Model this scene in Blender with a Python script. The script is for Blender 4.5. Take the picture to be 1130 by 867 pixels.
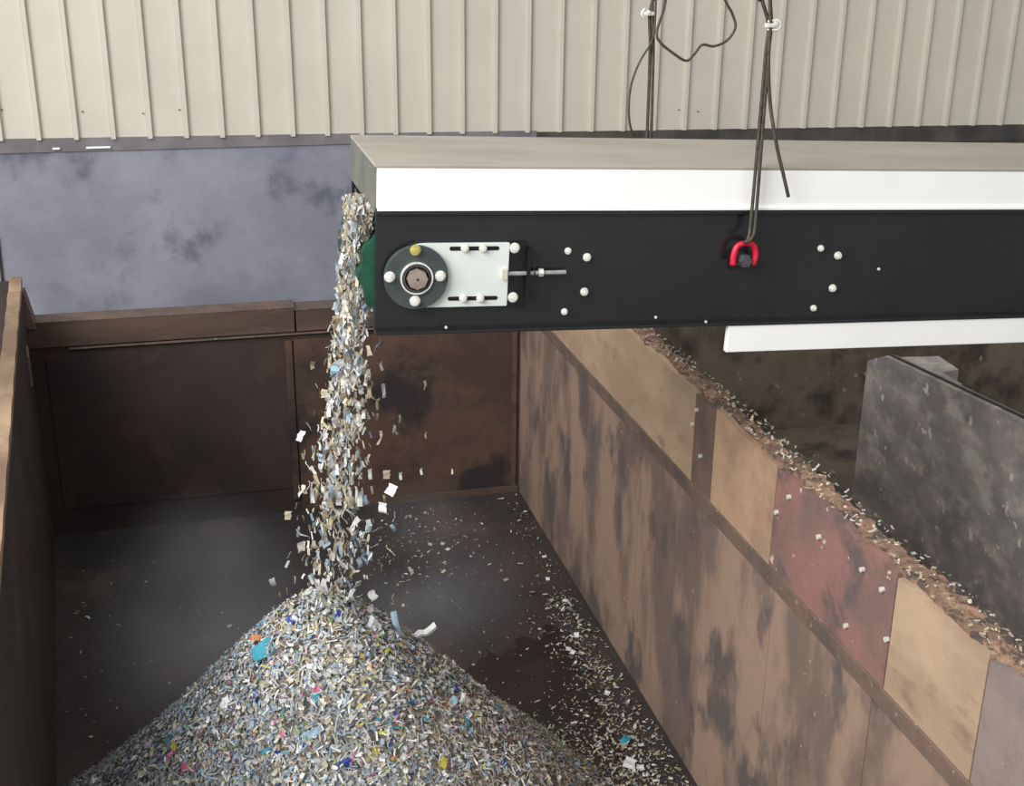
import bpy, math, random
import numpy as np
from mathutils import Vector, Matrix
for o in list(bpy.data.objects): bpy.data.objects.remove(o)
random.seed(7); rng = np.random.default_rng(11)
sc = bpy.context.scene
C = sc.collection

# ------------------------------------------------------------------ camera
F = 1367.0; CAMZ = 3.73
cam_data = bpy.data.cameras.new('camera'); cam = bpy.data.objects.new('camera', cam_data); C.objects.link(cam)
cam_data.sensor_width = 36.0; cam_data.lens = 36.0 * F / 1130.0
cam_data.clip_start = 0.05; cam_data.clip_end = 200
CR = Matrix.Rotation(math.radians(-14.4), 3, 'Z') @ Matrix.Rotation(math.radians(90 - 20.5), 3, 'X') @ Matrix.Rotation(0.010, 3, 'Z')
cam.matrix_world = Matrix.Translation((0, 0, CAMZ)) @ CR.to_4x4()
sc.camera = cam
def ray(px, py): return CR @ Vector(((px - 565) / F, -(py - 433.5) / F, -1))
def aty(px, py, Y): d = ray(px, py); return Vector((0, 0, CAMZ)) + d * (Y / d.y)
def atz(px, py, Z): d = ray(px, py); return Vector((0, 0, CAMZ)) + d * ((Z - CAMZ) / d.z)
def atx(px, py, X): d = ray(px, py); return Vector((0, 0, CAMZ)) + d * (X / d.x)

# ------------------------------------------------------------------ world, lamps, exposure
w = bpy.data.worlds.new('daylight'); sc.world = w; w.use_nodes = True
nt = w.node_tree; nt.nodes.clear()
out = nt.nodes.new('ShaderNodeOutputWorld'); bg = nt.nodes.new('ShaderNodeBackground')
tc = nt.nodes.new('ShaderNodeTexCoord'); dot = nt.nodes.new('ShaderNodeVectorMath'); dot.operation = 'DOT_PRODUCT'
dot.inputs[1].default_value = Vector((-0.6, -0.4, 0.7)).normalized()
rmp = nt.nodes.new('ShaderNodeValToRGB')
mr = nt.nodes.new('ShaderNodeMapRange'); mr.inputs[1].default_value = -1; mr.inputs[2].default_value = 1
rmp.color_ramp.elements[0].position = 0.25; rmp.color_ramp.elements[0].color = (0.20, 0.195, 0.19, 1)
rmp.color_ramp.elements[1].position = 0.95; rmp.color_ramp.elements[1].color = (1.0, 1.0, 1.0, 1)
nt.links.new(tc.outputs['Generated'], dot.inputs[0]); nt.links.new(dot.outputs['Value'], mr.inputs[0])
nt.links.new(mr.outputs[0], rmp.inputs[0]); nt.links.new(rmp.outputs[0], bg.inputs[0]); nt.links.new(bg.outputs[0], out.inputs[0])
bg.inputs[1].default_value = 0.95
ld = bpy.data.lights.new('open_bay_daylight', 'AREA'); ld.shape = 'RECTANGLE'; ld.size = 5; ld.size_y = 4.5; ld.energy = 730
ld.color = (1.0, 0.975, 0.94)
lo = bpy.data.objects.new('open_bay_daylight', ld); C.objects.link(lo)
lo.location = (-4.0, 0.8, 6.3)
lo.rotation_euler = (Vector((2.0, 6.5, 1.6)) - lo.location).to_track_quat('-Z', 'Y').to_euler()
vs = sc.view_settings; vs.view_transform = 'Standard'; vs.look = 'None'; vs.exposure = 0.0; vs.gamma = 1.0; vs.use_curve_mapping = False

# ------------------------------------------------------------------ helpers
def lin(c):
    return tuple(((v / 255) / 12.92 if v / 255 <= 0.04045 else ((v / 255 + 0.055) / 1.055) ** 2.4) for v in c[:3]) + (1,)
def mat(name, c1, c2=None, scale=3.0, stretch=(1, 1, 1), rough=0.8, metal=0.0, c3=None, scale3=8.0, thr3=(0.55, 0.7), bump=0.0, bscale=40, contrast=(0.35, 0.65), spec=0.5, rot=(0, 0, 0), detail=6, speck=None, speck_scale=60, speck_thr=0.72, stretch3=None):
    m = bpy.data.materials.new(name); m.use_nodes = True
    n = m.node_tree.nodes; l = m.node_tree.links; b = n['Principled BSDF']
    b.inputs['Roughness'].default_value = rough; b.inputs['Metallic'].default_value = metal
    b.inputs['Specular IOR Level'].default_value = spec
    if c2 is None and bump == 0:
        b.inputs['Base Color'].default_value = lin(c1); return m
    t = n.new('ShaderNodeTexCoord')
    def noise(sc_, st, rt=(0, 0, 0), det=detail, off=0):
        mp = n.new('ShaderNodeMapping'); mp.inputs['Scale'].default_value = st; mp.inputs['Rotation'].default_value = rt
        mp.inputs['Location'].default_value = (off, off * 1.7, off * .3)
        l.new(t.outputs['Object'], mp.inputs['Vector'])
        q = n.new('ShaderNodeTexNoise'); q.inputs['Scale'].default_value = sc_; q.inputs['Detail'].default_value = det; q.inputs['Roughness'].default_value = 0.62
        l.new(mp.outputs[0], q.inputs['Vector']); return q
    def ramp(src, a, bb):
        r = n.new('ShaderNodeMapRange'); r.inputs[1].default_value = a; r.inputs[2].default_value = bb; r.interpolation_type = 'SMOOTHSTEP'
        l.new(src, r.inputs[0]); return r.outputs[0]
    cur = None
    if c2 is not None:
        q = noise(scale, stretch, rot); mx = n.new('ShaderNodeMix'); mx.data_type = 'RGBA'
        mx.inputs[6].default_value = lin(c1); mx.inputs[7].default_value = lin(c2)
        l.new(ramp(q.outputs[0], *contrast), mx.inputs[0]); cur = mx.outputs[2]
        if c3 is not None:
            q3 = noise(scale3, stretch3 or stretch, rot, off=5.3); m3 = n.new('ShaderNodeMix'); m3.data_type = 'RGBA'
            l.new(cur, m3.inputs[6]); m3.inputs[7].default_value = lin(c3)
            l.new(ramp(q3.outputs[0], *thr3), m3.inputs[0]); cur = m3.outputs[2]
        if speck is not None:
            q4 = noise(speck_scale, (1, 1, 1), off=2.1, det=2); m4 = n.new('ShaderNodeMix'); m4.data_type = 'RGBA'
            l.new(cur, m4.inputs[6]); m4.inputs[7].default_value = lin(speck)
            l.new(ramp(q4.outputs[0], speck_thr, speck_thr + 0.04), m4.inputs[0]); cur = m4.outputs[2]
        l.new(cur, b.inputs['Base Color'])
    else:
        b.inputs['Base Color'].default_value = lin(c1)
    if bump:
        qb = noise(bscale, (1, 1, 1)); bp = n.new('ShaderNodeBump'); bp.inputs['Strength'].default_value = bump; bp.inputs['Distance'].default_value = 0.01
        l.new(qb.outputs[0], bp.inputs['Height']); l.new(bp.outputs[0], b.inputs['Normal'])
    return m

class MB:
    def __init__(s): s.v = []; s.f = []
    def add(s, vs, fs):
        k = len(s.v); s.v += [tuple(v) for v in vs]; s.f += [tuple(i + k for i in f) for f in fs]; return s
    def box(s, a, b):
        x0, y0, z0 = a; x1, y1, z1 = b
        return s.add([(x0,y0,z0),(x1,y0,z0),(x1,y1,z0),(x0,y1,z0),(x0,y0,z1),(x1,y0,z1),(x1,y1,z1),(x0,y1,z1)],
            [(0,3,2,1),(4,5,6,7),(0,1,5,4),(1,2,6,5),(2,3,7,6),(3,0,4,7)])
    def prism(s, pts, d):                       # pts: planar loop, d: extrusion vector
        n = len(pts); d = Vector(d); P = [Vector(p) for p in pts]
        return s.add(P + [p + d for p in P], [tuple(range(n))[::-1], tuple(range(n, 2 * n))] + [(i, (i + 1) % n, n + (i + 1) % n, n + i) for i in range(n)])
    def cyl(s, c, r, h, axis='y', seg=24, r2=None, hollow=0):
        c = Vector(c); r2 = r if r2 is None else r2
        def P(t, rr, k):
            a, b_ = rr * math.cos(t), rr * math.sin(t)
            return c + (Vector((a, k, b_)) if axis == 'y' else Vector((k, a, b_)) if axis == 'x' else Vector((a, b_, k)))
        T = [2 * math.pi * i / seg for i in range(seg)]
        if not hollow:
            return s.add([P(t, r, 0) for t in T] + [P(t, r2, h) for t in T],
                [tuple(range(seg)), tuple(range(seg, 2 * seg))[::-1]] + [(i, seg + i, seg + (i + 1) % seg, (i + 1) % seg) for i in range(seg)])
        vs = [P(t, r, 0) for t in T] + [P(t, r, h) for t in T] + [P(t, hollow, 0) for t in T] + [P(t, hollow, h) for t in T]
        fs = []
        for i in range(seg):
            j = (i + 1) % seg
            fs += [(i, seg + i, seg + j, j), (2*seg+i, 2*seg+j, 3*seg+j, 3*seg+i), (i, j, 2*seg+j, 2*seg+i), (seg+i, 3*seg+i, 3*seg+j, seg+j)]
        return s.add(vs, fs)
    def hexbolt(s, c, r, h, rot=0.0):           # washer, hexagon head, short stud, pointing to -y
        c = Vector(c); s.cyl(c, r * 1.25, -0.003, seg=20); s.cyl(c + Vector((0, -0.003, 0)), r, -h, seg=6)
        return s.cyl(c + Vector((0, -0.003 - h, 0)), r * 0.5, -h * 0.6, seg=14)
    def tube(s, pts, r, seg=8):
        P = [Vector(p) for p in pts]; n = len(P); rings = []
        up = Vector((0.13, 1, 0.21)).normalized()
        for i, p in enumerate(P):
            t = (P[min(i + 1, n - 1)] - P[max(i - 1, 0)]).normalized()
            a = t.cross(up).normalized(); b_ = t.cross(a).normalized()
            rr = r[i] if isinstance(r, (list, tuple)) else r
            rings += [p + (a * math.cos(q) + b_ * math.sin(q)) * rr for q in [2 * math.pi * k / seg for k in range(seg)]]
        fs = [(i*seg+k, i*seg+(k+1)%seg, (i+1)*seg+(k+1)%seg, (i+1)*seg+k) for i in range(n-1) for k in range(seg)]
        fs += [tuple(range(seg))[::-1], tuple(range((n-1)*seg, n*seg))]
        return s.add(rings, fs)
    def build(s, name, m, parent=None, smooth=False, bevel=0.0):
        me = bpy.data.meshes.new(name); me.from_pydata(s.v, [], s.f); me.update()
        import bmesh
        bm = bmesh.new(); bm.from_mesh(me); bmesh.ops.recalc_face_normals(bm, faces=bm.faces); bm.to_mesh(me); bm.free()
        me.materials.append(m)
        if smooth:
            for p in me.polygons: p.use_smooth = len(p.vertices) <= 4
        o = bpy.data.objects.new(name, me); C.objects.link(o); o.parent = parent
        if bevel:
            md = o.modifiers.new('bevel', 'BEVEL'); md.width = bevel; md.segments = 2; md.limit_method = 'ANGLE'
        return o
def tag(o, label=None, cat=None, group=None, kind=None):
    if label: o['label'] = label
    if cat: o['category'] = cat
    if group: o['group'] = group
    if kind: o['kind'] = kind
    return o
def empty(name, loc, rot=(0, 0, 0)):
    o = bpy.data.objects.new(name, None); C.objects.link(o); o.location = loc; o.rotation_euler = rot; o.empty_display_size = 0.1; return o
def spline(pts, n=10):
    P = [Vector(p) for p in pts]; P = [P[0] * 2 - P[1]] + P + [P[-1] * 2 - P[-2]]; r = []
    for i in range(1, len(P) - 2):
        for k in range(n):
            t = k / n; a, b_, c, d = P[i-1], P[i], P[i+1], P[i+2]
            r.append(0.5 * ((2 * b_) + (c - a) * t + (2*a - 5*b_ + 4*c - d) * t*t + (3*b_ - a - 3*c + d) * t**3))
    r.append(P[-2]); return r

# ------------------------------------------------------------------ materials
M = {}
M['clad'] = mat('painted_cladding', (206,200,187), (199,194,182), 1.2, rough=0.55, bump=0.05, bscale=12)
M['plinth'] = mat('hazy_blue_concrete', (126,128,142), (146,148,160), 1.3, rough=0.9, c3=(96,99,114), scale3=2.4, thr3=(0.52,0.72), bump=0.3, bscale=25)  # blue cast of daylight and haze is mixed into the concrete colour
M['darkcon'] = mat('soiled_shaded_concrete', (92,84,71), (108,98,84), 1.6, rough=0.95, c3=(62,56,49), scale3=2.6, thr3=(0.45,0.65), speck=(140,130,112), speck_scale=9, speck_thr=0.68, bump=0.5, bscale=18)  # staining plus the shade on the right rear wall, both in this dark tone
M['greycon'] = mat('worn_grey_concrete', (160,155,151), (134,131,131), 4, rough=0.9, c3=(192,182,174), scale3=5, thr3=(0.46,0.70), speck=(212,206,202), speck_scale=9, speck_thr=0.66, bump=0.6, bscale=22, stretch=(1,1,1.4), rot=(.7,0,0))
M['steel_dark'] = mat('blackened_steel_panel', (60,48,44), (45,38,36), 1.4, rough=0.85, c3=(76,58,50), scale3=2.2, thr3=(0.5,0.75), bump=0.2, bscale=20)
M['steel_brown'] = mat('brown_rusty_panel', (94,70,58), (68,53,46), 2.0, rough=0.85, c3=(44,38,38), scale3=1.5, thr3=(0.5,0.62), bump=0.2, bscale=20)
M['plank'] = mat('dirty_brown_timber', (92,74,64), (72,58,50), 1.5, stretch=(1,1,6), rough=0.85, bump=0.3)
M['floor'] = mat('blackened_bay_floor', (62,55,53), (44,40,40), 0.9, rough=0.8, c3=(84,70,60), scale3=1.7, thr3=(0.52,0.72), speck=(120,105,85), speck_scale=55, speck_thr=0.70, bump=0.4, bscale=30)
M['lower'] = mat('stained_brown_panel', (156,131,114), (118,101,92), 1.6, stretch=(1,1.7,.7), rough=0.8, c3=(96,87,84), scale3=2.3, thr3=(0.50,0.65), stretch3=(1,1.3,.8), bump=0.3, bscale=18, detail=4, contrast=(.42,.6), speck=(172,150,132), speck_scale=30, speck_thr=.7)
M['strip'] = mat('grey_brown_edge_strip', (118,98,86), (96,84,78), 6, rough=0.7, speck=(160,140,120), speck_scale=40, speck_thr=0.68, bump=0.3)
M['ply'] = mat('tan_plywood_board', (186,160,134), (164,140,117), 2.4, stretch=(1,.7,1.5), rough=0.8, c3=(144,118,100), scale3=3.2, thr3=(0.52,0.66), bump=0.25, bscale=25)
M['ply2'] = mat('worn_tan_board', (184,152,124), (158,130,108), 3.2, rough=0.8, c3=(112,92,82), scale3=4, thr3=(0.54,0.7), bump=0.3, bscale=25)
M['red'] = mat('faded_red_board', (148,108,100), (122,100,94), 4.0, rough=0.8, c3=(100,86,84), scale3=4, thr3=(0.48,0.64), speck=(205,180,168), speck_scale=16, speck_thr=0.67, bump=0.3)
M['greyboard'] = mat('grey_brown_board', (146,130,122), (124,112,108), 3.0, rough=0.8, speck=(180,165,150), speck_scale=26, speck_thr=0.7, bump=0.3)
M['rim'] = mat('crusty_wall_rim', (168,134,110), (130,106,90), 9, rough=0.95, c3=(92,80,74), scale3=20, thr3=(0.5,0.6), bump=0.8, bscale=60)
M['pale_wood'] = mat('pale_sawn_timber', (176,150,124), (118,98,80), 2, stretch=(1,.5,3), rough=0.8)
M['black'] = mat('black_gloss_paint', (37,38,40), (31,32,34), 1.5, rough=0.22, spec=0.5)
M['blackplate'] = mat('matt_black_steel', (14,15,17), (18,19,21), 5, rough=0.4)
M['white'] = mat('white_painted_steel', (250,250,248), (244,245,243), 2, rough=0.4)
M['cover'] = mat('dusty_beige_cover', (164,158,146), (152,146,135), 3, stretch=(.7,1.6,1), rough=0.9, bump=0.15)
M['curtain'] = mat('grey_rubber_flap', (112,112,104), (96,98,92), 6, rough=0.8)
M['green'] = mat('green_lagging_rubber', (28,84,62), (16,54,42), 9, rough=0.5)
M['belt'] = mat('black_belt_rubber', (34,34,34), (46,46,44), 9, rough=0.7)
M['zinc'] = mat('zinc_plated_plate', (222,230,226), (212,222,218), 3, rough=0.42, metal=0.1)
M['flange'] = mat('dark_grey_cast_iron', (66,76,76), (56,64,64), 14, rough=0.5, bump=0.2)
M['bolt'] = mat('bright_zinc_bolt', (238,238,232), (214,214,208), 60, rough=0.3, metal=0.2)
M['brassy'] = mat('yellow_passivated_bolt', (214,208,130), (196,188,110), 60, rough=0.35, metal=0.5)
M['shaft'] = mat('oily_steel_shaft', (186,170,160), (160,142,132), 30, rough=0.35, metal=0.5)
M['rubber'] = mat('black_void', (10,10,10), (14,14,14), 5, rough=0.9)
M['rope'] = mat('grey_steel_wire_rope', (86,80,70), (58,54,48), 160, stretch=(1,1,.3), rough=0.6, metal=0.3)
M['redpaint'] = mat('red_enamel', (222,32,66), (205,26,58), 12, rough=0.35)
M['greysteel'] = mat('grey_forged_steel', (92,94,96), (74,76,78), 20, rough=0.5, metal=0.5)

# ------------------------------------------------------------------ the setting
YB = 7.752; XR = 2.044
def S(o, **k): o['kind'] = 'structure'; return o
S(MB().box((-6, -3, -0.15), (10, 8.7, 0)).build('floor', M['floor']))
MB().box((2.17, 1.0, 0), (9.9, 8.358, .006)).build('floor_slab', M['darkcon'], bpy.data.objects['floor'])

# ribbed cladding: a folded profile swept up, ribs every 0.225 m
def cladding():
    mb = MB(); y = 8.36; th = math.radians(-0.5)
    xs = []; x = -3.62 - 0.0; pitch = 0.2245; first = -0.942
    k0 = -14; k1 = 48
    prof = [(-9 * 0 + first + k0 * pitch - 0.1, 0)]
    for k in range(k0, k1):
        c = first + k * (pitch + 0.00018 * max(k, 0)); prof += [(c - 0.024, 0), (c - 0.013, -0.034), (c + 0.010, -0.034), (c + 0.018, 0)]
    n = len(prof)
    V = []
    for z in (2.45, 6.0):
        for (px, py) in prof: V.append((px, y + py, z - (.013 * px if z < 3 else 0)))
    for z in (2.45, 6.0):
        for (px, py) in prof: V.append((px, y + py + .01, z - (.013 * px if z < 3 else 0)))
    Fs = [(i, i+1, n+i+1, n+i) for i in range(n-1)] + [(2*n+i, 3*n+i, 3*n+i+1, 2*n+i+1) for i in range(n-1)]
    Fs += [(i, 2*n+i, 2*n+i+1, i+1) for i in range(n-1)]
    return mb.add(V, Fs)
cl = S(cladding().build('wall_rear', M['clad']))
mb = MB()
for (px, py) in [(2, 121), (91, 123), (158, 125), (198, 121), (690, 121), (749, 121), (770, 123)]:
    p = aty(px, py, 8.355); mb.cyl(p, 0.005, -0.006, seg=8)
mb.build('screw', M['greysteel'], cl)
pl = S(MB().box((-6, 8.36, 0), (2.3, 8.7, 2.42)).build('wall_plinth', M['plinth']))
MB().prism([(-6, 8.345, 2.40), (2.3, 8.345, 2.375), (2.3, 8.345, 2.43), (-6, 8.345, 2.535)], (0, .015, 0)).build('coping', mat('grey_coping', (128,124,128), (110,106,110), 3, rough=.8), pl)
tl = MB()
for (a, b) in (((95,163),(122,162)), ((58,164),(66,164))):
    p, q = aty(*a, 8.328), aty(*b, 8.328); tl.box((p.x, 8.325, p.z - .006), (q.x, 8.331, p.z + .006))
tl.build('scrap_tape', M['white'], pl)
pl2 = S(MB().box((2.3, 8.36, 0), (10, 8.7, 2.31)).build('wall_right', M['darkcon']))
MB().prism([(2.3, 8.34, 2.3), (10, 8.34, 2.2), (10, 8.34, 2.32), (2.3, 8.34, 2.42)], (0, .02, 0)).build('coping', mat('shaded_coping', (84,80,74), (60,58,55), 4, rough=.8), pl2)  # shadow on the right-hand wall top is in the darker coping colour
# downpipe-like seam far left of the plinth
a, b = aty(-4, 262, 8.34), aty(6, 352, 8.34)
MB().prism([a, a + Vector((.012,0,0)), b + Vector((.012,0,0)), b], (0, .02, 0)).build('seam', M['steel_dark'], pl)

# bay back wall
wb = S(MB().box((-1.2, YB, 0), (XR + .02, YB + .14, 1.29)).build('wall_back', M['steel_dark']))
MB().box((-1.085, YB - .03, 1.29), (aty(325, 345, YB).x - .006, YB + .14, 1.452)).build('top_plank', M['plank'], wb, bevel=.004)
MB().box((aty(325, 345, YB).x + .006, YB - .03, 1.29), (XR, YB + .14, 1.435)).build('top_plank', M['plank'], wb, bevel=.004)
xs = aty(325, 420, YB).x
MB().box((-1.05, YB - .034, 1.452), (aty(325, 345, YB).x, YB + .14, 1.457)).build('lit_edge', M['strip'], wb)  # highlight along the plank tops, put in as a thin paler strip
MB().box((xs, YB - .034, 1.435), (XR, YB + .14, 1.440)).build('lit_edge', M['strip'], wb)
MB().box((-.85, YB - .03, 1.270), (XR, YB - .006, 1.280)).build('ledge', M['strip'], wb)
MB().box((xs + .006, YB - .012, 0), (XR, YB, 1.23)).build('panel', M['steel_brown'], wb, bevel=.003)
MB().box((-1.0, YB - .008, .18), (xs - .006, YB, 1.225)).build('panel', M['steel_dark'], wb, bevel=.003)
MB().box((xs - .05, YB - .02, 0.1), (xs - .006, YB - .008, 1.23)).build('rib', M['steel_brown'], wb)
MB().box((xs + .04, YB - .03, .0), (XR - .01, YB - .012, .045)).build('kick_strip', M['plank'], wb)
MB().box((XR - .06, YB - .03, .045), (XR - .028, YB - .012, 1.23)).build('corner_strip', M['plank'], wb)
p0, p1 = aty(24, 322, YB), aty(36, 352, YB)
MB().prism([(p0.x - .01, YB - .05, 1.42), (p1.x + .02, YB - .05, 1.42), (p1.x - .005, YB - .05, 1.55), (p0.x + .015, YB - .05, 1.66), (p0.x - .01, YB - .05, 1.66)], (0, .1, 0)).build('corner_bracket', M['strip'], wb, bevel=.004)

# left divider wall, slightly splayed
A = Vector((-1.083, 7.75, 0)); T = atz(4, 520, 1.75); dirl = Vector((T.x - A.x, T.y - A.y, 0)).normalized(); Bq = A + dirl * 6.0
nl = Vector((-dirl.y, dirl.x, 0)); nl = nl if nl.x < 0 else -nl
wl = S(MB().prism([A, Bq, Bq + nl * .13, A + nl * .13], (0, 0, 1.72)).build('wall_left', M['steel_dark']))
mb = MB(); pts = []
for i in range(61):
    q = A + dirl * (6.0 * i / 60); h = 1.745 + .008 * math.sin(i * 1.7) + random.uniform(-.003, .003); pts.append((q, h))
for (q, h), (q2, h2) in zip(pts, pts[1:]):
    mb.add([q + Vector((0,0,1.70)) - nl*.01, q2 + Vector((0,0,1.70)) - nl*.01, q2 + nl*.058 + Vector((0,0,1.70)), q + nl*.058 + Vector((0,0,1.70)),
            q + Vector((0,0,h)) - nl*.01, q2 + Vector((0,0,h2)) - nl*.01, q2 + nl*.058 + Vector((0,0,h2)), q + nl*.058 + Vector((0,0,h))],
           [(0,1,5,4),(2,3,7,6),(4,5,6,7)])
mb.build('cap_timber', M['pale_wood'], wl)
sp = A + dirl * .35 - nl * .012
MB().prism([sp + Vector((0,0,1.22)), sp + dirl*.05 + Vector((0,0,1.18)), sp + dirl*.06 + Vector((0,0,1.36)), sp + dirl*.01 + Vector((0,0,1.42))], nl * .012).build('splash', M['pale_wood'], wl)

# right divider wall: core, lower plates, steel edge strip, boards, rim
wr = S(MB().box((XR + .02, 1.2, 0), (XR + .11, YB + .14, 1.83)).build('wall_bay_right', M['rim']))
joints = [7.752, 6.9, 6.1, 5.35, 4.6, 3.85, 3.1, 2.35, 1.2]
for a, b in zip(joints, joints[1:]):
    MB().box((XR, b + .002, 0), (XR + .02, a - .002, 1.355)).build('lower_panel', M['lower'], wr)
MB().box((XR - .012, 1.2, 1.355), (XR + .02, YB, 1.425)).build('edge_strip', M['strip'], wr, bevel=.004)
def Yx(px, py): return atx(px, py, XR).y
ys = [YB, 5.35, 4.98, 0, 0]
seams = [YB, (Yx(765, 450) + Yx(762, 540)) / 2 - .02, 4.49, 3.90, 3.04, 2.555, 1.2]
mats = ['ply', 'strip', 'ply2', 'red', 'ply', 'greyboard']
names = ['long light tan plywood board', 'narrow grey brown board', 'worn tan board', 'faded red board with pale scuffs', 'square tan board', 'grey brown board']
for i, (a, b) in enumerate(zip(seams, seams[1:])):
    mb = MB(); n = max(3, int((a - b) / .08)); top = []
    t0 = 1.845
    prof = [(b + .003 + (a - b - .006) * k / n, t0 + random.uniform(-.014, .014)) for k in range(n + 1)]
    pts = [(XR - .004, a - .003, 1.425), (XR - .004, b + .003, 1.425)] + [(XR - .004, y, z) for y, z in prof]
    o = mb.prism(pts, (.028, 0, 0)).build('board', M[mats[i]], wr); o['label'] = names[i]
# bolts on boards
for (px, py) in [(770, 452),(774, 503),(765,468),(872,548),(905,592),(953,628),(935,690),(975,650),(858,565),(980,705)]:
    p = atx(px, py, XR - .004); MB().cyl(p, .009, -.012, axis='x', seg=10).build('board_bolt', M['bolt'], wr)
# crusty rim: lumpy strip
mb = MB(); N = 260; yy = np.linspace(YB, 1.2, N)
for i in range(N):
    y = yy[i]; h = 1.84 + .012 * math.sin(y * 7) + random.uniform(0, .016)
    mb.v += [(XR + .022, y, 1.80), (XR + .020 + random.uniform(-.01,.006), y, h), (XR + .065, y, h + random.uniform(-.006, .012)), (XR + .112 + random.uniform(-.008, .01), y, h - random.uniform(0, .02)), (XR + .115, y, 1.80)]
mb.f = [(i*5+k, (i+1)*5+k, (i+1)*5+k+1, i*5+k+1) for i in range(N-1) for k in range(4)]
mb.build('rim', M['rim'], wr)

# grey concrete divider of the next bay
XD = 3.7
a, b = atx(957, 398, XD), atx(977, 392.5, XD); e = atx(1128, 464, XD)
bz = a.z; e2 = b + (e - b) * 2.2
wd = S(MB().prism([(XD, a.y, 0), (XD, a.y, a.z), (XD, b.y, b.z), (XD, e2.y, e2.z), (XD, e2.y, 0)], (.07, 0, 0)).build('wall_far_right', M['greycon'], bevel=.004))
c0 = Vector((XD + .02, a.y - .1, a.z)); 
MB().tube([(XD + .03, p.y, p.z + .007) for p in (b, b.lerp(e2, .3), b.lerp(e2, .6), e2)], .007).build('edge_cable', M['rope'], wd)
q = [atz(975, 395, a.z), atz(1036, 393, a.z), atz(1058, 408, a.z), atz(1040, 411, a.z), atz(1062, 424, a.z), atz(1030, 424, a.z)]
MB().prism([Vector((v.x, v.y, bz - .35)) for v in q], (0, 0, .352)).build('back_block', M['greycon'], wd)

# ------------------------------------------------------------------ conveyor
TH = math.atan(.041); BASE = Vector((0.528, 3.9, 2.477))
cv = empty('belt_conveyor', BASE, (0, TH, 0))
tag(cv, 'black sided belt conveyor with white skirt, discharging shredded waste over the bay', 'conveyor')
CM = Matrix.Translation(BASE) @ Matrix.Rotation(TH, 4, 'Y'); CI = CM.inverted()
def near(px, py, dy=0.0): return CI @ aty(px, py, 3.9 - dy)
L = 5.0
sp_ = MB().box((0, 0, 0), (L, .012, .409)).build('side_plate', M['black'], cv, bevel=.002)
MB().box((0, -.035, 0), (L, 0, .010)).build('bottom_flange', M['black'], cv, bevel=.002)
MB().box((0, -.014, .395), (L, 0, .405)).build('top_flange', M['black'], cv, bevel=.002)
MB().box((0, .588, 0), (L, .6, .409)).build('far_side_plate', M['black'], cv)
MB().box((.004, -.006, .414), (L, .016, .546)).build('skirt', M['white'], cv, bevel=.002)
MB().box((.004, -.016, .409), (L, -.006, .418)).build('skirt_lip', M['white'], cv, bevel=.001)
MB().box((.004, .584, .409), (L, .606, .546)).build('far_skirt', M['white'], cv, bevel=.002)
MB().box((-.004, -.008, .546), (L, .61, .556)).build('top_cover', M['cover'], cv, bevel=.002)
MB().box((-.003, .012, .40), (.003, .6, .545)).build('end_flap', M['curtain'], cv)
x0 = near(799, 372).x
MB().box((x0, -.030, -.100), (L, -.004, -.002)).build('under_guard', M['white'], cv, bevel=.002)
# head pulley and belt
sh = near(457.5, 303.5)
PR = .178
mb = MB(); seg = 48; V = []; Fs = []
for k, yy_ in enumerate([.03, .57]):
    for i in range(seg):
        rr = PR + (.005 if (i % 4) < 2 else -.005); t = 2 * math.pi * i / seg
        V.append((sh.x + rr * math.cos(t), yy_, sh.z + rr * math.sin(t)))
mb.add(V, [(i, (i+1) % seg, seg + (i+1) % seg, seg + i) for i in range(seg)] + [tuple(range(seg)), tuple(range(seg, 2*seg))])
mb.build('head_pulley', M['green'], cv)
R2 = PR + .012; V = []; n = 28
for k in range(n + 1):
    t = math.radians(90 + 180 * k / n); V.append((sh.x + R2 * math.cos(t), sh.z + R2 * math.sin(t)))
loop = [(L, sh.z + R2)] + V + [(L, sh.z - R2)]
mb = MB(); m = len(loop)
mb.add([(x, .10, z) for x, z in loop] + [(x, .52, z) for x, z in loop], [(i, i+1, m+i+1, m+i) for i in range(m-1)])
bo = mb.build('belt', M['green'], cv, smooth=True); md = bo.modifiers.new('thick', 'SOLIDIFY'); md.thickness = .008
mb = MB().cyl((sh.x, .02, sh.z), .026, -.06, seg=28).cyl((sh.x, .02, sh.z), .026, .6, seg=28)
# take-up plate with slots: built as a slab with slot inlays
tl_, br = near(459, 267.5), near(558, 336)
r = (tl_.z - br.z) / 2; cx, cz = sh.x + .03, (tl_.z + br.z) / 2
pts = [(br.x, -.004, br.z), (br.x, -.004, tl_.z)] + [(cx + r * math.cos(t), -.004, cz + r * math.sin(t)) for t in [math.radians(90 + 180 * k / 20) for k in range(21)]]
tp = MB().prism(pts, (0, -.012, 0)).build('take_up_plate', M['zinc'], cv, bevel=.0015)
def slot(x0, x1, zc, h, y0):
    rr = h / 2; pp = [(x1 - rr + rr*math.cos(t), y0, zc + rr*math.sin(t)) for t in [math.radians(-90 + 18*k) for k in range(11)]]
    pp += [(x0 + rr + rr*math.cos(t), y0, zc + rr*math.sin(t)) for t in [math.radians(90 + 18*k) for k in range(11)]]
    return MB().prism(pp, (0, -.0015, 0))
for (a, b) in (((496, 274), (551, 274)), ((494, 329), (549, 329))):
    p, q_ = near(*a, .016), near(*b, .016)
    so = slot(p.x, q_.x, (p.z + q_.z) / 2, .014, -.0155).build('slot', M['rubber'], tp)
for (px, py) in [(513, 274), (533, 274), (511, 329), (530, 329)]:
    p = near(px, py, .018); MB().hexbolt((p.x, -.017, p.z), .011, .010).build('slot_bolt', M['bolt'], tp)
fb = MB().cyl((sh.x, -.016, sh.z), .106, -.02, seg=64).build('flange_bearing', M['flange'], cv, smooth=False, bevel=.002)
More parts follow.
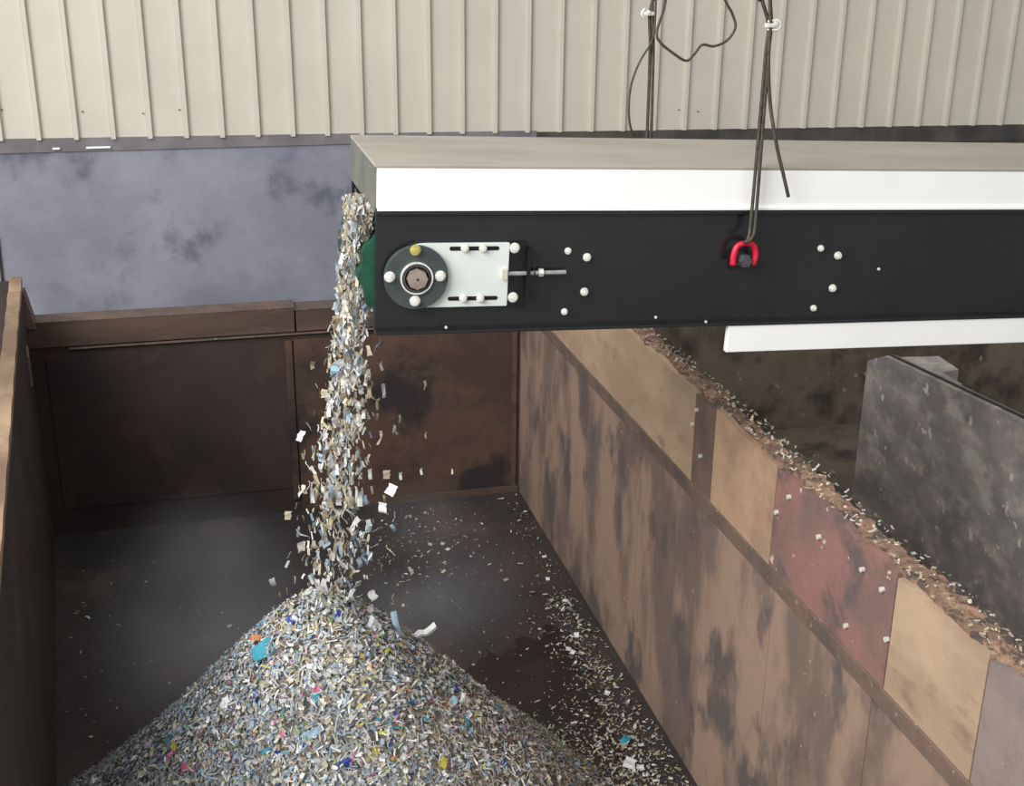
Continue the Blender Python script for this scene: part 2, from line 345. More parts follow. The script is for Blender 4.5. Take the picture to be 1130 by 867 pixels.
MB().cyl((sh.x, -.036, sh.z), .054, -.010, seg=48, hollow=.049).build('bearing_ring', M['bolt'], fb)
MB().cyl((sh.x, -.036, sh.z), .049, -.003, seg=40).build('bearing_seal', M['rubber'], fb)
MB().cyl((sh.x, -.038, sh.z), .046, -.008, seg=36, hollow=.040).build('locking_collar', M['greysteel'], fb)
so = mb.cyl((sh.x, -.036, sh.z), .034, -.024, seg=8).build('shaft', M['shaft'], cv)
MB().cyl((sh.x, -.0602, sh.z), .004, -.001, seg=12).build('centre_hole', M['rubber'], so)
for (px, py, m_) in [(458.5, 276, 'brassy'), (430, 305.5, 'bolt'), (486, 304.5, 'bolt'), (458, 332, 'bolt')]:
    p = near(px, py, .038); o = MB().hexbolt((p.x, -.036, p.z), .0145, .012).build('flange_bolt', M[m_], fb)
    if m_ == 'brassy': o['label'] = 'yellow plated flange bolt'
# fixing bracket and tension rod
p, q_ = near(560, 266), near(577, 337)
bp_ = MB().box((p.x, -.012, q_.z), (q_.x, 0, p.z)).build('bracket_plate', M['blackplate'], cv, bevel=.001)
MB().box((q_.x - .002, -.035, q_.z + .03), (q_.x + .010, 0, p.z - .02)).build('bracket_web', M['blackplate'], bp_)
for (px, py) in [(568, 273.5), (566, 328)]:
    p = near(px, py, .014); MB().hexbolt((p.x, -.012, p.z), .014, .012).build('bracket_bolt', M['bolt'], bp_)
a, b = near(556, 302, .02), near(624, 300, .02)
rd = MB().tube([(a.x, -.022, a.z), (b.x, -.022, b.z)], .0075, 12).build('tension_rod', mat('dull_zinc_rod', (168,170,170), (140,142,142), 30, rough=.4, metal=.2), cv)
p = near(556, 302, .022); MB().box((p.x - .008, -.034, p.z - .016), (p.x + .010, -.010, p.z + .016)).build('rod_anchor', mat('cream_anchor', (206,204,184), (196,194,176), 9, rough=.5), rd)
p = near(597, 300.5, .022); MB().cyl((p.x - .007, -.022, p.z), .014, .014, axis='x', seg=6).build('rod_nut', M['bolt'], rd)
p = near(590, 300.5, .022); MB().cyl((p.x - .006, -.022, p.z), .010, .006, axis='x', seg=16).build('rod_washer', M['greysteel'], rd)
for (px, py, rr) in [(627,277,.010),(648,284,.012),(645,322,.012),(623,344,.010),(906,274,.010),(925,282,.012),(919,318,.012),(898,340,.010),(970,297,.0045)]:
    p = near(px, py, .004); MB().hexbolt((p.x, 0, p.z), rr * .95, rr * .8).build('plate_bolt', M['bolt'], sp_)
for (px, py) in [(490, 358), (720, 347), (775, 352)]:
    p = near(px, py, .004); MB().cyl((p.x, -.034, max(p.z, .006)), .005, -.004, seg=8).build('flange_screw', M['bolt'], sp_)

# lifting shackle, bolted to the side plate
p = aty(822, 284, 3.86)
shk = empty('lifting_shackle', (p.x, 3.9, p.z)); tag(shk, 'red swivel lifting shackle bolted on black conveyor side, holding a wire sling', 'shackle')
def SL(px, py, y): q = aty(px, py, y); return (q.x - p.x, q.y - 3.9, q.z - p.z)
Y = 3.855
arc = spline([SL(809, 292, Y), SL(809.5, 282, Y), SL(813.5, 272, Y), SL(822, 268.5, Y), SL(831, 270.5, Y), SL(834, 281, Y), SL(830.5, 292, Y)], 8)
MB().tube(arc, [.0095 + .002 * abs(i / (len(arc) - 1) - .5) * 2 for i in range(len(arc))], 12).build('bow', M['redpaint'], shk, smooth=True)
MB().tube([SL(806, 291, Y), SL(834, 291.5, Y)], .006, 10).build('pin', M['greysteel'], shk)
c = SL(820.5, 287, Y); MB().cyl((c[0], -.002, c[2]), .024, -.066, seg=6).build('swivel_block', M['greysteel'], shk, bevel=.002)
MB().box((c[0] - .036, -.006, c[2] - .040), (c[0] + .036, 0, c[2] + .03)).build('base_plate', M['blackplate'], shk, bevel=.001)

# wire slings
YR = 3.852
ws = empty('wire_rope_sling', aty(832, 264, YR)); o0 = ws.location.copy()
tag(ws, 'grey wire rope sling running up from the red shackle, loose tail hanging beside it', 'sling')
def W(px, py, y, o): return aty(px, py, y) - o
rr = .0062
MB().tube(spline([W(821, 268, YR - .02, o0), W(826, 262, YR - .012, o0), W(829, 240, YR, o0), W(837, 150, YR, o0), W(845, 60, YR, o0), W(848, 28, YR, o0), W(841, 0, YR, o0), W(838, -20, YR, o0), W(858, -220, YR, o0)], 8), rr, 8).build('rope_leg', M['rope'], ws, smooth=True)
MB().tube(spline([W(821, 268, YR - .02, o0), W(830, 262, YR - .02, o0), W(834, 240, YR - .004, o0), W(841, 150, YR - .004, o0), W(848, 60, YR - .004, o0), W(851, 28, YR - .004, o0), W(850, 0, YR, o0), W(851, -25, YR, o0), W(866, -220, YR, o0)], 8), rr, 8).build('rope_leg', M['rope'], ws, smooth=True)
MB().tube(spline([W(856, -90, YR - .016, o0), W(850, -10, YR - .016, o0), W(850, 28, YR - .016, o0), W(848, 70, YR - .014, o0), W(850, 115, YR - .012, o0), W(857, 160, YR - .03, o0), W(865, 195, YR - .035, o0), W(870, 217, YR - .035, o0)], 8), rr, 8).build('rope_tail', M['rope'], ws, smooth=True)
def clamp(root, px, py, y, o, flip=1):
    c = W(px, py, y - .014, o)
    cb = MB().box((c.x - .020, c.y - .010, c.z - .007), (c.x + .020, c.y + .010, c.z + .007)).build('rope_clamp', M['bolt'], root, bevel=.003)
    pts = [(c.x + flip*.016, c.y, c.z + .016*math.cos(t)) for t in [0]]
    ub = spline([(c.x - .012, c.y, c.z + .012), (c.x + flip*.020, c.y - .004, c.z + .016), (c.x + flip*.030, c.y - .006, c.z), (c.x + flip*.020, c.y - .004, c.z - .014), (c.x - .012, c.y, c.z - .012)], 6)
    MB().tube(ub, .0042, 8).build('u_bolt', M['bolt'], cb, smooth=True)
    MB().cyl((c.x + flip*.008, c.y - .012, c.z + .008), .007, -.008, seg=6).build('nut', M['bolt'], cb)
clamp(ws, 851, 28, YR, o0)
YF = 4.56
w2 = empty('wire_rope_sling', aty(715, 150, YF)); o1 = w2.location.copy()
tag(w2, 'grey wire rope sling behind the conveyor with a loose wavy loop', 'sling')
MB().tube(spline([W(712, 190, YF, o1), W(714, 148, YF, o1), W(716, 100, YF, o1), W(717.5, 50, YF, o1), W(717, 14, YF, o1), W(724, -8, YF, o1), W(728, -20, YF, o1), W(734, -220, YF, o1)], 8), .0062, 8).build('rope_leg', M['rope'], w2, smooth=True)
MB().tube(spline([W(716.5, 190, YF-.01, o1), W(718.5, 148, YF-.01, o1), W(720, 100, YF-.01, o1), W(721, 50, YF-.01, o1), W(720, 14, YF-.01, o1), W(721, -20, YF-.01, o1), W(730, -220, YF-.01, o1)], 8), .0062, 8).build('rope_leg', M['rope'], w2, smooth=True)
MB().tube(spline([W(738, -120, YF-.02, o1), W(735, -14, YF-.02, o1), W(733, 8, YF-.02, o1), W(725, 34, YF-.025, o1), W(728, 46, YF-.03, o1), W(742, 58, YF-.03, o1), W(757, 67, YF-.03, o1), W(766, 60, YF-.03, o1), W(775, 49.5, YF-.03, o1), W(788, 51, YF-.03, o1), W(803, 44, YF-.03, o1), W(811.5, 30, YF-.03, o1), W(808, 15, YF-.03, o1), W(801, 2, YF-.03, o1), W(790, -24, YF-.03, o1), W(760, -90, YF-.03, o1), W(742, -130, YF-.02, o1)], 8), .0052, 8).build('rope_loop', M['rope'], w2, smooth=True)
MB().tube(spline([W(724, -10, YF-.022, o1), W(723, 20, YF-.022, o1), W(720, 44, YF-.022, o1), W(706, 68, YF-.02, o1), W(697, 92, YF-.02, o1), W(694, 115, YF-.02, o1), W(695, 136, YF-.02, o1), W(700, 154, YF, o1), W(706, 180, YF, o1)], 8), .0042, 8).build('rope_tail', M['rope'], w2, smooth=True)
clamp(w2, 716, 15, YF, o1, -1)

# ------------------------------------------------------------------ shredded waste
PAL = [  # name, colour, weight
 ('white', (230,232,230), .19), ('light grey', (190,192,190), .21), ('tan', (176,162,138), .12), ('beige', (206,196,170), .11),
 ('blue grey', (142,158,174), .16), ('pale blue', (160,190,210), .05), ('dark grey', (70,72,76), .06), ('brown', (112,92,72), .045),
 ('lavender', (164,152,180), .02), ('cyan', (40,150,175), .006), ('blue', (44,70,160), .006), ('pink', (205,110,150), .008), ('yellow', (200,190,70), .008), ('green', (110,150,70), .008), ('orange', (215,120,60), .003)]
PM = []
for nm, c, wt in PAL:
    PM.append(mat(nm.replace(' ', '_') + '_plastic_film', c, tuple(max(0, int(v * .88)) for v in c), 45, rough=0.55))
PW = np.array([p[2] for p in PAL]); PW /= PW.sum()
def rot_basis(nrm, ang):
    nrm = nrm / np.linalg.norm(nrm, axis=1, keepdims=True)
    ref = np.where(np.abs(nrm[:, 2:3]) < .9, np.array([[0, 0, 1.]]), np.array([[1., 0, 0]]))
    u = np.cross(ref, nrm); u /= np.linalg.norm(u, axis=1, keepdims=True); v = np.cross(nrm, u)
    c, s = np.cos(ang)[:, None], np.sin(ang)[:, None]
    return u * c + v * s, -u * s + v * c, nrm
def flake_cloud(P, Nrm, Ln, Wd, ang, midx, name, parent=None):
    """one mesh of many bent chips: 3 cross sections, 2 quads each"""
    n = len(P); u, v, w_ = rot_basis(Nrm, ang); V = np.zeros((n, 6, 3))
    bend = rng.uniform(-.35, .35, n)[:, None] * Ln[:, None]; tw = rng.uniform(-.3, .3, n)[:, None] * Wd[:, None]
    for k, s in enumerate((-.5, 0, .5)):
        c = P + u * Ln[:, None] * s + w_ * (bend * (s * s * 4) * .5)
        sw = rng.uniform(.6, 1.1, n)[:, None]
        V[:, 2*k] = c + v * Wd[:, None] * .5 * sw + w_ * tw * s; V[:, 2*k+1] = c - v * Wd[:, None] * .5 * sw - w_ * tw * s
    me = bpy.data.meshes.new(name); me.vertices.add(n * 6); me.vertices.foreach_set('co', V.reshape(-1))
    base = np.arange(n)[:, None] * 6
    quads = np.concatenate([base + np.array([[0, 1, 3, 2]]), base + np.array([[2, 3, 5, 4]])], axis=1).reshape(-1)
    me.loops.add(n * 8); me.loops.foreach_set('vertex_index', quads.astype(np.int32))
    me.polygons.add(n * 2); me.polygons.foreach_set('loop_start', np.arange(0, n * 8, 4, dtype=np.int32)); 
    for m_ in PM: me.materials.append(m_)
    me.polygons.foreach_set('material_index', np.repeat(midx, 2).astype(np.int32)); me.update(calc_edges=True); me.validate()
    o = bpy.data.objects.new(name, me); C.objects.link(o); o.parent = parent; return o
# chip prototypes: crumpled pieces of film with a thin edge, per colour and shape
PROTO = {}
def proto(ci, sh_):
    if (ci, sh_) in PROTO: return PROTO[(ci, sh_)]
    r_ = random.Random(ci * 31 + sh_); asp = [1.3, 1.8, 3.0, 4.5][sh_]; nx = 5; ny = 3; V = []; Fs = []
    for s in (0, 1):
        for i in range(nx):
            for j in range(ny):
                x = (i/(nx-1) - .5); y = (j/(ny-1) - .5) / asp * (1 + r_.uniform(-.25, .25)); z = .10*math.sin(x*5 + sh_) + r_.uniform(-.04, .04)
                V.append((x + r_.uniform(-.05, .05), y, z)) if s == 0 else V.append((V[i*ny+j][0], V[i*ny+j][1], V[i*ny+j][2] + .03))
    N_ = nx * ny
    for i in range(nx-1):
        for j in range(ny-1):
            a = i*ny+j; Fs += [(a, a+1, a+ny+1, a+ny), (N_+a, N_+a+ny, N_+a+ny+1, N_+a+1)]
    ring = [i*ny for i in range(nx)] + [(nx-1)*ny+j for j in range(1, ny)] + [i*ny+ny-1 for i in range(nx-2, -1, -1)] + [j for j in range(ny-2, 0, -1)]
    for a, b in zip(ring, ring[1:] + ring[:1]): Fs.append((a, b, N_+b, N_+a))
    me = bpy.data.meshes.new('plastic_flake'); me.from_pydata(V, [], Fs); me.update(); me.materials.append(PM[ci]); PROTO[(ci, sh_)] = me; return me
CI_ = {p[0]: i for i, p in enumerate(PAL)}
def flake(name, ci, sh_, loc, size, nrm=None, ang=None, rot=None):
    o = bpy.data.objects.new(name, proto(ci, sh_)); C.objects.link(o); o.location = loc; o.scale = (size,) * 3
    if rot is None:
        q = Vector(nrm).to_track_quat('Z', 'X'); rot = (q @ Matrix.Rotation(ang or 0, 3, 'Z').to_quaternion()).to_euler()
    o.rotation_euler = rot; return o

AP = np.array([0.36, 4.24]); PH = 1.32; SL_ = 1.16
hn = [(rng.uniform(2, 9), rng.uniform(0, 6.28), rng.uniform(0, 6.28), rng.uniform(.004, .016)) for _ in range(10)]
def pile_z(x, y):
    x = np.asarray(x, float); y = np.asarray(y, float); dx = x - AP[0]; dy = y - AP[1]
    th = np.arctan2(dy, dx)
    sl = SL_ * (1 + .035 * np.cos(th))
    r = np.sqrt(dx*dx + dy*dy + .18**2)
    z = PH + .195 - sl * r + .13 * np.clip(r - .55, 0, 1.2) ** 2
    for fq, a, ph, am in hn: z = z + am * np.sin(fq * (x * math.cos(a) + y * math.sin(a)) + ph)
    return z
def wallx(y): return A.x + (dirl.x / dirl.y) * (y - A.y)
# body of the heap
nr, na = 60, 120; V = []; Fs = []
for i in range(nr):
    r = 2.2 * (i / (nr - 1)) ** 1.1
    for k in range(na):
        t = 2 * math.pi * k / na; x = AP[0] + r * math.cos(t); y = AP[1] + r * math.sin(t)
        x = min(max(x, wallx(y) + .004), XR - .015)
        V.append((x, y, max(float(pile_z(x, y)) - .012, -.004)))
for i in range(nr - 1):
    for k in range(na): Fs.append((i*na+k, i*na+(k+1)%na, (i+1)*na+(k+1)%na, (i+1)*na+k))
Fs.append(tuple(range(na)))
mb = MB(); mb.add(V, Fs)
heap = mb.build('shredded_waste_heap', mat('packed_shreddings', (132,130,126), (160,156,148), 60, rough=.9, c3=(88,92,96), scale3=90, thr3=(.5,.6), bump=.8, bscale=70), None, smooth=True)
tag(heap, 'conical heap of mixed grey, blue and tan shredded plastic on the bay floor', 'waste heap', kind='stuff')
def pile_samples(n, rmax=1.75):
    xs_, ys_, zs = [], [], []
    while sum(map(len, xs_)) < n:
        r = rmax * np.sqrt(rng.uniform(0, 1, n)); t = rng.uniform(0, 2*np.pi, n); x = AP[0] + r*np.cos(t); y = AP[1] + r*np.sin(t); z = pile_z(x, y)
        k = (z > -.01) & (x > wallx(y) + .03) & (x < XR - .03) & (y > 2.6); xs_.append(x[k]); ys_.append(y[k]); zs.append(z[k])
    x, y, z = [np.concatenate(a)[:n] for a in (xs_, ys_, zs)]
    e = .01; N = np.stack([-(pile_z(x+e, y) - z)/e, -(pile_z(x, y+e) - z)/e, np.ones_like(x)], 1)
    return x, y, np.maximum(z, .004), N
n = 80000
x, y, z, N = pile_samples(n)
N = N / np.linalg.norm(N, axis=1, keepdims=True)
strip = rng.uniform(0, 1, n) < .55
Ln = np.where(strip, rng.uniform(.018, .045, n), rng.uniform(.010, .024, n)); Wd = np.where(strip, rng.uniform(.003, .008, n), Ln * rng.uniform(.5, .9, n))
P = np.stack([x, y, z], 1) + N * rng.uniform(-.006, .016, n)[:, None]
NN = N + rng.normal(0, .30, (n, 3))
mi = rng.choice(len(PAL), n, p=PW)
# patchy colour: tan richer to the right side, blue-grey to the left
sw = (x > AP[0] + .25) & (rng.uniform(0, 1, n) < .25); mi[sw] = rng.choice([CI_['tan'], CI_['beige'], CI_['brown']], sw.sum())
sw = (x < AP[0] - .25) & (rng.uniform(0, 1, n) < .25); mi[sw] = CI_['blue grey']
fc = flake_cloud(P, NN, Ln, Wd, rng.uniform(0, 6.28, n), mi, 'loose_shreddings', heap)
fc['kind'] = 'stuff'

# chips that stand out on the heap, one object each
def hit(px, py):
    d = ray(px, py); o = Vector((0, 0, CAMZ)); t = 2.5
    while t < 9:
        q = o + d * t
        if q.z < max(float(pile_z(q.x, q.y)), 0): return q
        t += .01
    return o + d * t
def pn(q, e=.03):
    z0 = float(pile_z(q.x, q.y)); return Vector((-(float(pile_z(q.x+e, q.y)) - z0)/e, -(float(pile_z(q.x, q.y+e)) - z0)/e, 1)).normalized()
SPEC = [('cyan', 0, 291, 722, .085, 'bright cyan film scrap, largest coloured piece on the left of the heap'),
 ('blue', 0, 323, 686, .045, 'deep blue scrap near the top of the heap, below its left shoulder'),
 ('blue', 1, 374, 683, .04, 'blue scrap just below the peak of the heap'),
 ('white', 0, 413, 694, .06, 'white scrap on the right shoulder of the heap'),
 ('orange', 1, 282, 709, .05, 'orange scrap above the bright cyan piece'),
 ('pink', 0, 349, 765, .03, 'small red pink scrap in the middle of the heap'),
 ('cyan', 1, 349, 775, .045, 'teal scrap just under the small red pink one'),
 ('blue', 1, 282, 773, .035, 'violet blue scrap on the left flank of the heap'),
 ('white', 1, 250, 778, .055, 'pale scrap on the left flank beside a violet blue one'),
 ('pale blue', 2, 345, 812, .08, 'pale blue strip upright in the middle of the heap'),
 ('cyan', 0, 297, 836, .045, 'teal scrap low in the middle left of the heap'),
 ('blue', 1, 306, 832, .035, 'blue scrap touching a teal one low on the heap'),
 ('pink', 2, 312, 815, .04, 'magenta sliver beside a green one on the lower heap'),
 ('green', 2, 331, 813, .045, 'green sliver beside a pale blue strip'),
 ('yellow', 1, 413, 834, .05, 'yellow scrap low in the middle of the heap'),
 ('yellow', 2, 422, 813, .045, 'yellow sliver above the larger yellow scrap'),
 ('blue', 0, 384, 847, .045, 'slate blue scrap at the lower edge of the view'),
 ('pink', 1, 437, 797, .035, 'small pink scrap on the lower right of the heap'),
 ('blue', 0, 503, 763, .04, 'dark blue scrap on the right flank of the heap'),
 ('white', 0, 513, 777, .05, 'white scrap below a dark blue one on the right flank'),
 ('cyan', 2, 515, 800, .05, 'teal strip on the right flank of the heap'),
 ('green', 0, 617, 826, .05, 'lime green scrap at the right foot of the heap'),
 ('yellow', 1, 489, 846, .05, 'olive yellow scrap low on the right flank'),
 ('pink', 1, 208, 850, .06, 'pink scrap at the left foot of the heap'),
 ('pink', 2, 187, 838, .05, 'pink strip beside a dark teal patch at the left foot of the heap'),
 ('cyan', 1, 690, 820, .06, 'teal scrap lying on the dark floor near the wall'),
 ('white', 0, 695, 845, .065, 'crumpled white scrap on the floor at the right foot of the heap'),
 ('blue', 1, 556, 846, .04, 'blue scrap near the right foot of the heap')]
for cn, s, px, py, sz, lb in SPEC:
    q = hit(px, py); nn = (pn(q) + Vector((0, -.5, .1))).normalized() if q.z > .02 else Vector((0, -.3, 1))
    q.z = max(q.z, .0) + .016
    tag(flake('film_scrap', CI_[cn], s, q, sz, nn, random.uniform(0, 3)), lb, 'plastic scrap')
x, y, z, N = pile_samples(3000)
# only the camera-facing side shows
cnt = 0
for i in range(3000):
    if cnt >= 270: break
    if y[i] > AP[1] + .5 or y[i] < 3.2: continue
    ci = int(rng.choice([0, 1, 2, 3, 4, 5, 8, 0, 5, 4, 1, 0, 1, 3, 2, 4, 12, 9], 1)[0]); nn = Vector(N[i]).normalized() + Vector((random.uniform(-.4, .4), random.uniform(-.5, .2), 0))
    o = flake('plastic_flake', ci, random.randrange(4), Vector((x[i], y[i], z[i])) + Vector(N[i]).normalized() * .014, random.uniform(.024, .042), nn.normalized(), random.uniform(0, 6))
    art = 'small %s plastic flake among the shreddings on the heap' % PAL[ci][0]
    tag(o, art, 'plastic flake', '%s flakes on the heap' % PAL[ci][0]); cnt += 1

# falling stream: denser curtain near the pulley, then single flakes
def traj(t, y0, vx, x0): return x0 + vx * t * t * 1.8, y0, 2.86 - .5 * 9.0 * t * t
n = 11000
tt = rng.uniform(0.0, .57, n); y0 = rng.uniform(3.97, 4.20, n); vx = rng.normal(-.27, .11, n)
u_ = rng.uniform(0, 1, n); keep = u_ > np.clip((tt - .16) / .18, 0, .82); tt, y0, vx = tt[keep], y0[keep], vx[keep]; n = len(tt)
X, Yv, Z = traj(tt, y0, vx, .528 + rng.uniform(-.045, .02, n))
P = np.stack([X, Yv, Z + rng.normal(0, .01, n)], 1)
NN = rng.normal(0, 1, (n, 3)); NN[:, 1] -= .8; NN[:, 2] *= .3
Ln = rng.uniform(.012, .038, n); Wd = Ln * rng.uniform(.18, .5, n)
mi = rng.choice([0, 1, 2, 3, 3, 2, 4, 1, 0, 7, 1, 3], n)
cur = flake_cloud(P, NN, Ln, Wd, rng.normal(1.57, .35, n), mi, 'falling_shreddings')
tag(cur, 'dense curtain of beige and grey shreddings pouring off the conveyor end', 'falling waste', kind='stuff')
cnt = 0
while cnt < 285:
    t = random.uniform(.24, .575); y0 = random.uniform(3.97, 4.3); x0 = .53 + random.uniform(-.04, .02); v = random.gauss(-.27, .15)
    if random.random() < .12: v = random.gauss(.05, .10)
    x_, y_, z_ = traj(t, y0, v, x0)
    if z_ < float(pile_z(x_, y_)) + .03: continue
    ci = random.choice([0, 0, 1, 3, 1, 2, 4, 5, 0, 0]); sh_ = random.choice([0, 1, 2, 2, 3, 3])
    o = flake('falling_flake', ci, sh_, (x_, y_, z_), random.uniform(.030, .060 if sh_ > 1 else .040), rot=(random.gauss(0, .5), 1.57 + random.gauss(0, .45), random.uniform(0, 6)))
    tag(o, '%s plastic flake in mid air below the conveyor end' % PAL[ci][0], 'plastic flake', '%s flakes falling onto the heap' % PAL[ci][0]); cnt += 1
for k, (px, py, s) in enumerate([(421, 404, .03), (469, 425, .035), (441, 462, .03), (435, 473, .03), (417, 445, .045), (416, 460, .03), (442, 525, .03), (470, 480, .025), (424, 550, .03), (465, 520, .025), (499, 520, .02), (434, 660, .035)]):
    o = flake('falling_flake', [0, 3, 2][k % 3], 2, aty(px, py, 4.2), s, rot=(random.gauss(0, .3), 1.57 + random.gauss(0, .3), random.uniform(0, 6)))
    cn = ['white', 'beige', 'tan'][k % 3]
    tag(o, '%s plastic flake straying right of the falling stream' % cn, 'plastic flake', '%s flakes straying right of the stream' % cn)
a, b = aty(456, 706, 4.35), aty(481, 690, 4.35)
mb = MB(); V = []; Fs = []; path = spline([a, a.lerp(b, .3) + Vector((0, 0, .008)), a.lerp(b, .6) + Vector((0, 0, -.008)), b], 5)
for i, q in enumerate(path): V += [q + Vector((.006, 0, -.013)), q + Vector((-.006, .01, .013)), q + Vector((0, -.006, 0))]
for i in range(len(path) - 1): Fs += [(i*3, i*3+3, i*3+4, i*3+1), (i*3+1, i*3+4, i*3+5, i*3+2), (i*3+2, i*3+5, i*3+3, i*3)]
tag(mb.add(V, Fs).build('film_strip', PM[0]), 'twisted white film strip flying right of the heap peak', 'plastic strip')
a = hit(432, 672)
path = spline([aty(434, 676, 4.25), aty(437, 690, 4.22), aty(443, 706, 4.2), aty(455, 716, 4.16)], 6); V = []; Fs = []
for i, q in enumerate(path): V += [q + Vector((-.012, 0, .004)), q + Vector((.012, .004, .006)), q + Vector((0, -.006, 0))]
for i in range(len(path) - 1): Fs += [(i*3, i*3+3, i*3+4, i*3+1), (i*3+1, i*3+4, i*3+5, i*3+2), (i*3+2, i*3+5, i*3+3, i*3)]
tag(MB().add(V, Fs).build('film_strip', PM[CI_['pale blue']]), 'pale blue film strip draped over the right shoulder of the heap', 'plastic strip')

pts = [(530, 720), (566, 716), (605, 690), (628, 700), (650, 740), (668, 790), (690, 860), (640, 900), (560, 880), (530, 800), (505, 760)]
pts = [q + Vector((random.uniform(-.025, .025), random.uniform(-.06, .06), 0)) for q in spline([atz(px, py, .003) for px, py in pts + pts[:1]], 6)[:-1]]
MB().prism(pts, (0, 0, .002)).build('damp_patch', mat('damp_black_dirt', (30,25,24), (44,33,30), 5, rough=.5), bpy.data.objects['floor'])
# floor scatter: a trail along the bay plus loose litter at the right foot
def scatter(n):
    out_ = []
    while len(out_) < n:
        k = random.random()
        if k < .24:
            s = random.random() ** 1.0; px = 566 + (668 - 566) * s + random.gauss(0, 5 + 14 * s); py = 548 + (770 - 548) * s + random.gauss(0, 8)
            if py < 660 and random.random() < .8: continue
        elif k < .80:
            px = random.gauss(680, 50); py = random.uniform(770, 900); 
            if random.random() > (py - 740) / 110: continue
        elif k < .92: px = random.uniform(420, 760); py = random.uniform(560, 860)
        elif k < .97: px = random.gauss(460, 35); py = random.gauss(600, 25)
        else: px = random.uniform(60, 330); py = random.uniform(620, 840)
        q = atz(px, py, 0)
        if q.x > XR - .03 or q.x < wallx(q.y) + .05 or q.y > YB - .06 or q.y < 2: continue
        if float(pile_z(q.x, q.y)) > -.01: continue
        out_.append(q)
    return out_
sc1 = scatter(3000); n = len(sc1); P = np.array([[q.x, q.y, .007] for q in sc1])
P[:, 2] += rng.uniform(0, .006, n)
NN = rng.normal(0, .35, (n, 3)); NN[:, 2] += 1
Ln = rng.uniform(.006, .022, n); Wd = Ln * rng.uniform(.2, .6, n)
lit = flake_cloud(P, NN, Ln, Wd, rng.uniform(0, 6.28, n), rng.choice([2, 3, 2, 7, 7, 1, 3, 4], n), 'floor_litter')
tag(lit, 'fine tan and grey specks strewn over the dark bay floor', 'litter', kind='stuff')
for i, q in enumerate(scatter(190)):
    ci = random.choice([0, 0, 3, 3, 2, 1]); sz = random.uniform(.018, .036)
    o = flake('floor_flake', ci, random.randrange(4), (q.x, q.y, .2 * sz + .004), sz, (random.uniform(-.3, .3), random.uniform(-.3, .3), 1), random.uniform(0, 6))
    tag(o, '%s plastic flake lying on the dark bay floor' % PAL[ci][0], 'plastic flake', '%s flakes on the bay floor' % PAL[ci][0])
# litter caught on the wall rim
n = 700; yv = rng.uniform(1.9, 5.6, n); P = np.stack([XR + rng.uniform(.0, .115, n), yv, 1.868 + rng.uniform(-.006, .012, n)], 1)
NN = rng.normal(0, .5, (n, 3)); NN[:, 2] += 1; Ln = rng.uniform(.008, .022, n)
rl = flake_cloud(P, NN, Ln, Ln * rng.uniform(.3, .7, n), rng.uniform(0, 6.28, n), rng.choice([2, 3, 3, 7, 1, 2], n), 'rim_litter')
tag(rl, 'tan crumbs of shredded waste settled along the brown wall top', 'litter', kind='stuff')

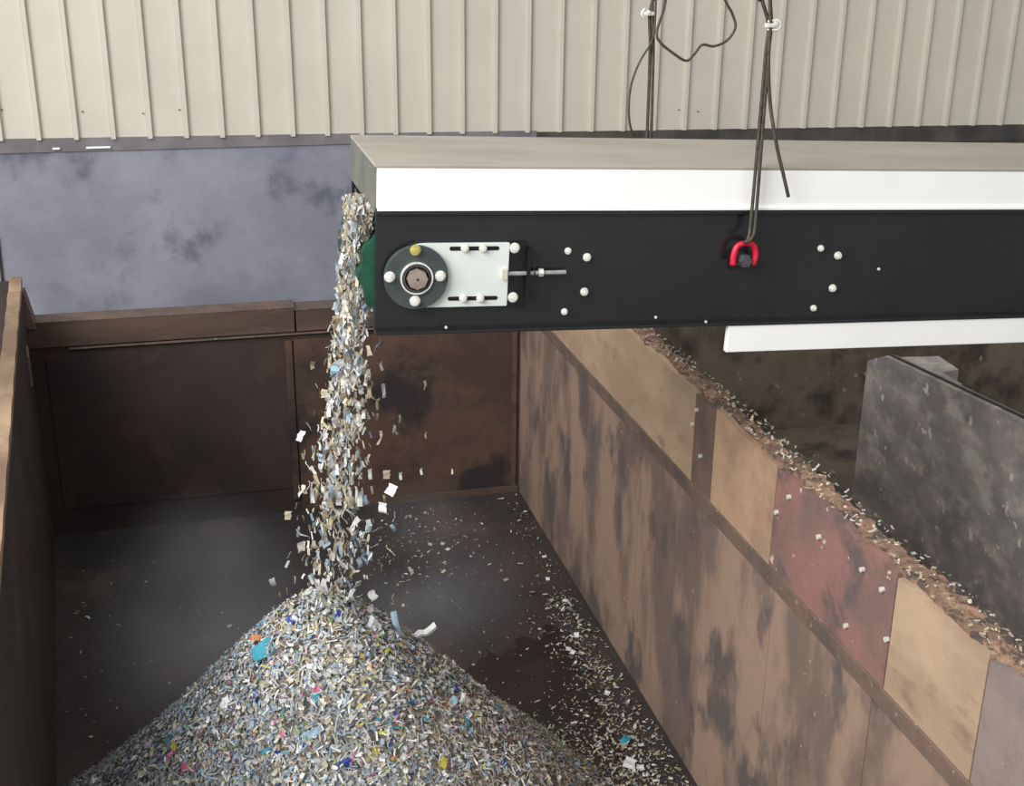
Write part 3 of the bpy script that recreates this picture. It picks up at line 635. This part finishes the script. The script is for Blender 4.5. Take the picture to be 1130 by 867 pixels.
# ------------------------------------------------------------------ dust haze
def haze(name, c, s, dens, col, label, nscale=1.4, lo_=.42):
    mb = MB(); seg = 24; V = []; Fs = []
    for i in range(1, 12):
        for k in range(seg):
            t = math.pi * i / 12; a_ = 2 * math.pi * k / seg; V.append((s[0]*math.sin(t)*math.cos(a_), s[1]*math.sin(t)*math.sin(a_), s[2]*math.cos(t)))
    for i in range(10):
        for k in range(seg): Fs.append((i*seg+k, i*seg+(k+1)%seg, (i+1)*seg+(k+1)%seg, (i+1)*seg+k))
    V += [(0, 0, s[2]), (0, 0, -s[2])]; tpi = len(V) - 2
    Fs += [(tpi, (k+1) % seg, k) for k in range(seg)] + [(tpi+1, 10*seg+k, 10*seg+(k+1) % seg) for k in range(seg)]
    m = bpy.data.materials.new('dust'); m.use_nodes = True; nn = m.node_tree.nodes; ll = m.node_tree.links; nn.clear()
    o_ = nn.new('ShaderNodeOutputMaterial'); vsn = nn.new('ShaderNodeVolumeScatter'); vsn.inputs['Color'].default_value = col; vsn.inputs['Anisotropy'].default_value = 0
    t_ = nn.new('ShaderNodeTexCoord'); ln_ = nn.new('ShaderNodeVectorMath'); ln_.operation = 'MULTIPLY'; ln_.inputs[1].default_value = (1/s[0], 1/s[1], 1/s[2])
    le = nn.new('ShaderNodeVectorMath'); le.operation = 'LENGTH'; ll.new(t_.outputs['Object'], ln_.inputs[0]); ll.new(ln_.outputs[0], le.inputs[0])
    fr = nn.new('ShaderNodeMapRange'); fr.inputs[1].default_value = 1; fr.inputs[2].default_value = .2; ll.new(le.outputs['Value'], fr.inputs[0]); fr.interpolation_type = 'SMOOTHSTEP'
    nz = nn.new('ShaderNodeTexNoise'); nz.inputs['Scale'].default_value = nscale; nz.inputs['Detail'].default_value = 3; ll.new(t_.outputs['Object'], nz.inputs['Vector'])
    r2 = nn.new('ShaderNodeMapRange'); r2.inputs[1].default_value = lo_; r2.inputs[2].default_value = .62; ll.new(nz.outputs[0], r2.inputs[0])
    m1 = nn.new('ShaderNodeMath'); m1.operation = 'MULTIPLY'; ll.new(fr.outputs[0], m1.inputs[0]); ll.new(r2.outputs[0], m1.inputs[1])
    m2 = nn.new('ShaderNodeMath'); m2.operation = 'MULTIPLY'; m2.inputs[1].default_value = dens; ll.new(m1.outputs[0], m2.inputs[0]); ll.new(m2.outputs[0], vsn.inputs['Density'])
    ll.new(vsn.outputs[0], o_.inputs['Volume'])
    ob = mb.add(V, Fs).build(name, m); ob.location = c
    tag(ob, label, 'dust', kind='stuff'); return ob
haze('dust_cloud', (-.13, 5.1, .75), (.66, .85, .66), .55, (.86, .88, 1, 1), 'grey dust haze drifting up behind the left flank of the heap', 1.3, .3)
haze('dust_cloud', (.95, 5.5, .62), (.6, .8, .55), .45, (.86, .88, 1, 1), 'thin dust haze over the floor right of the heap', 1.6)
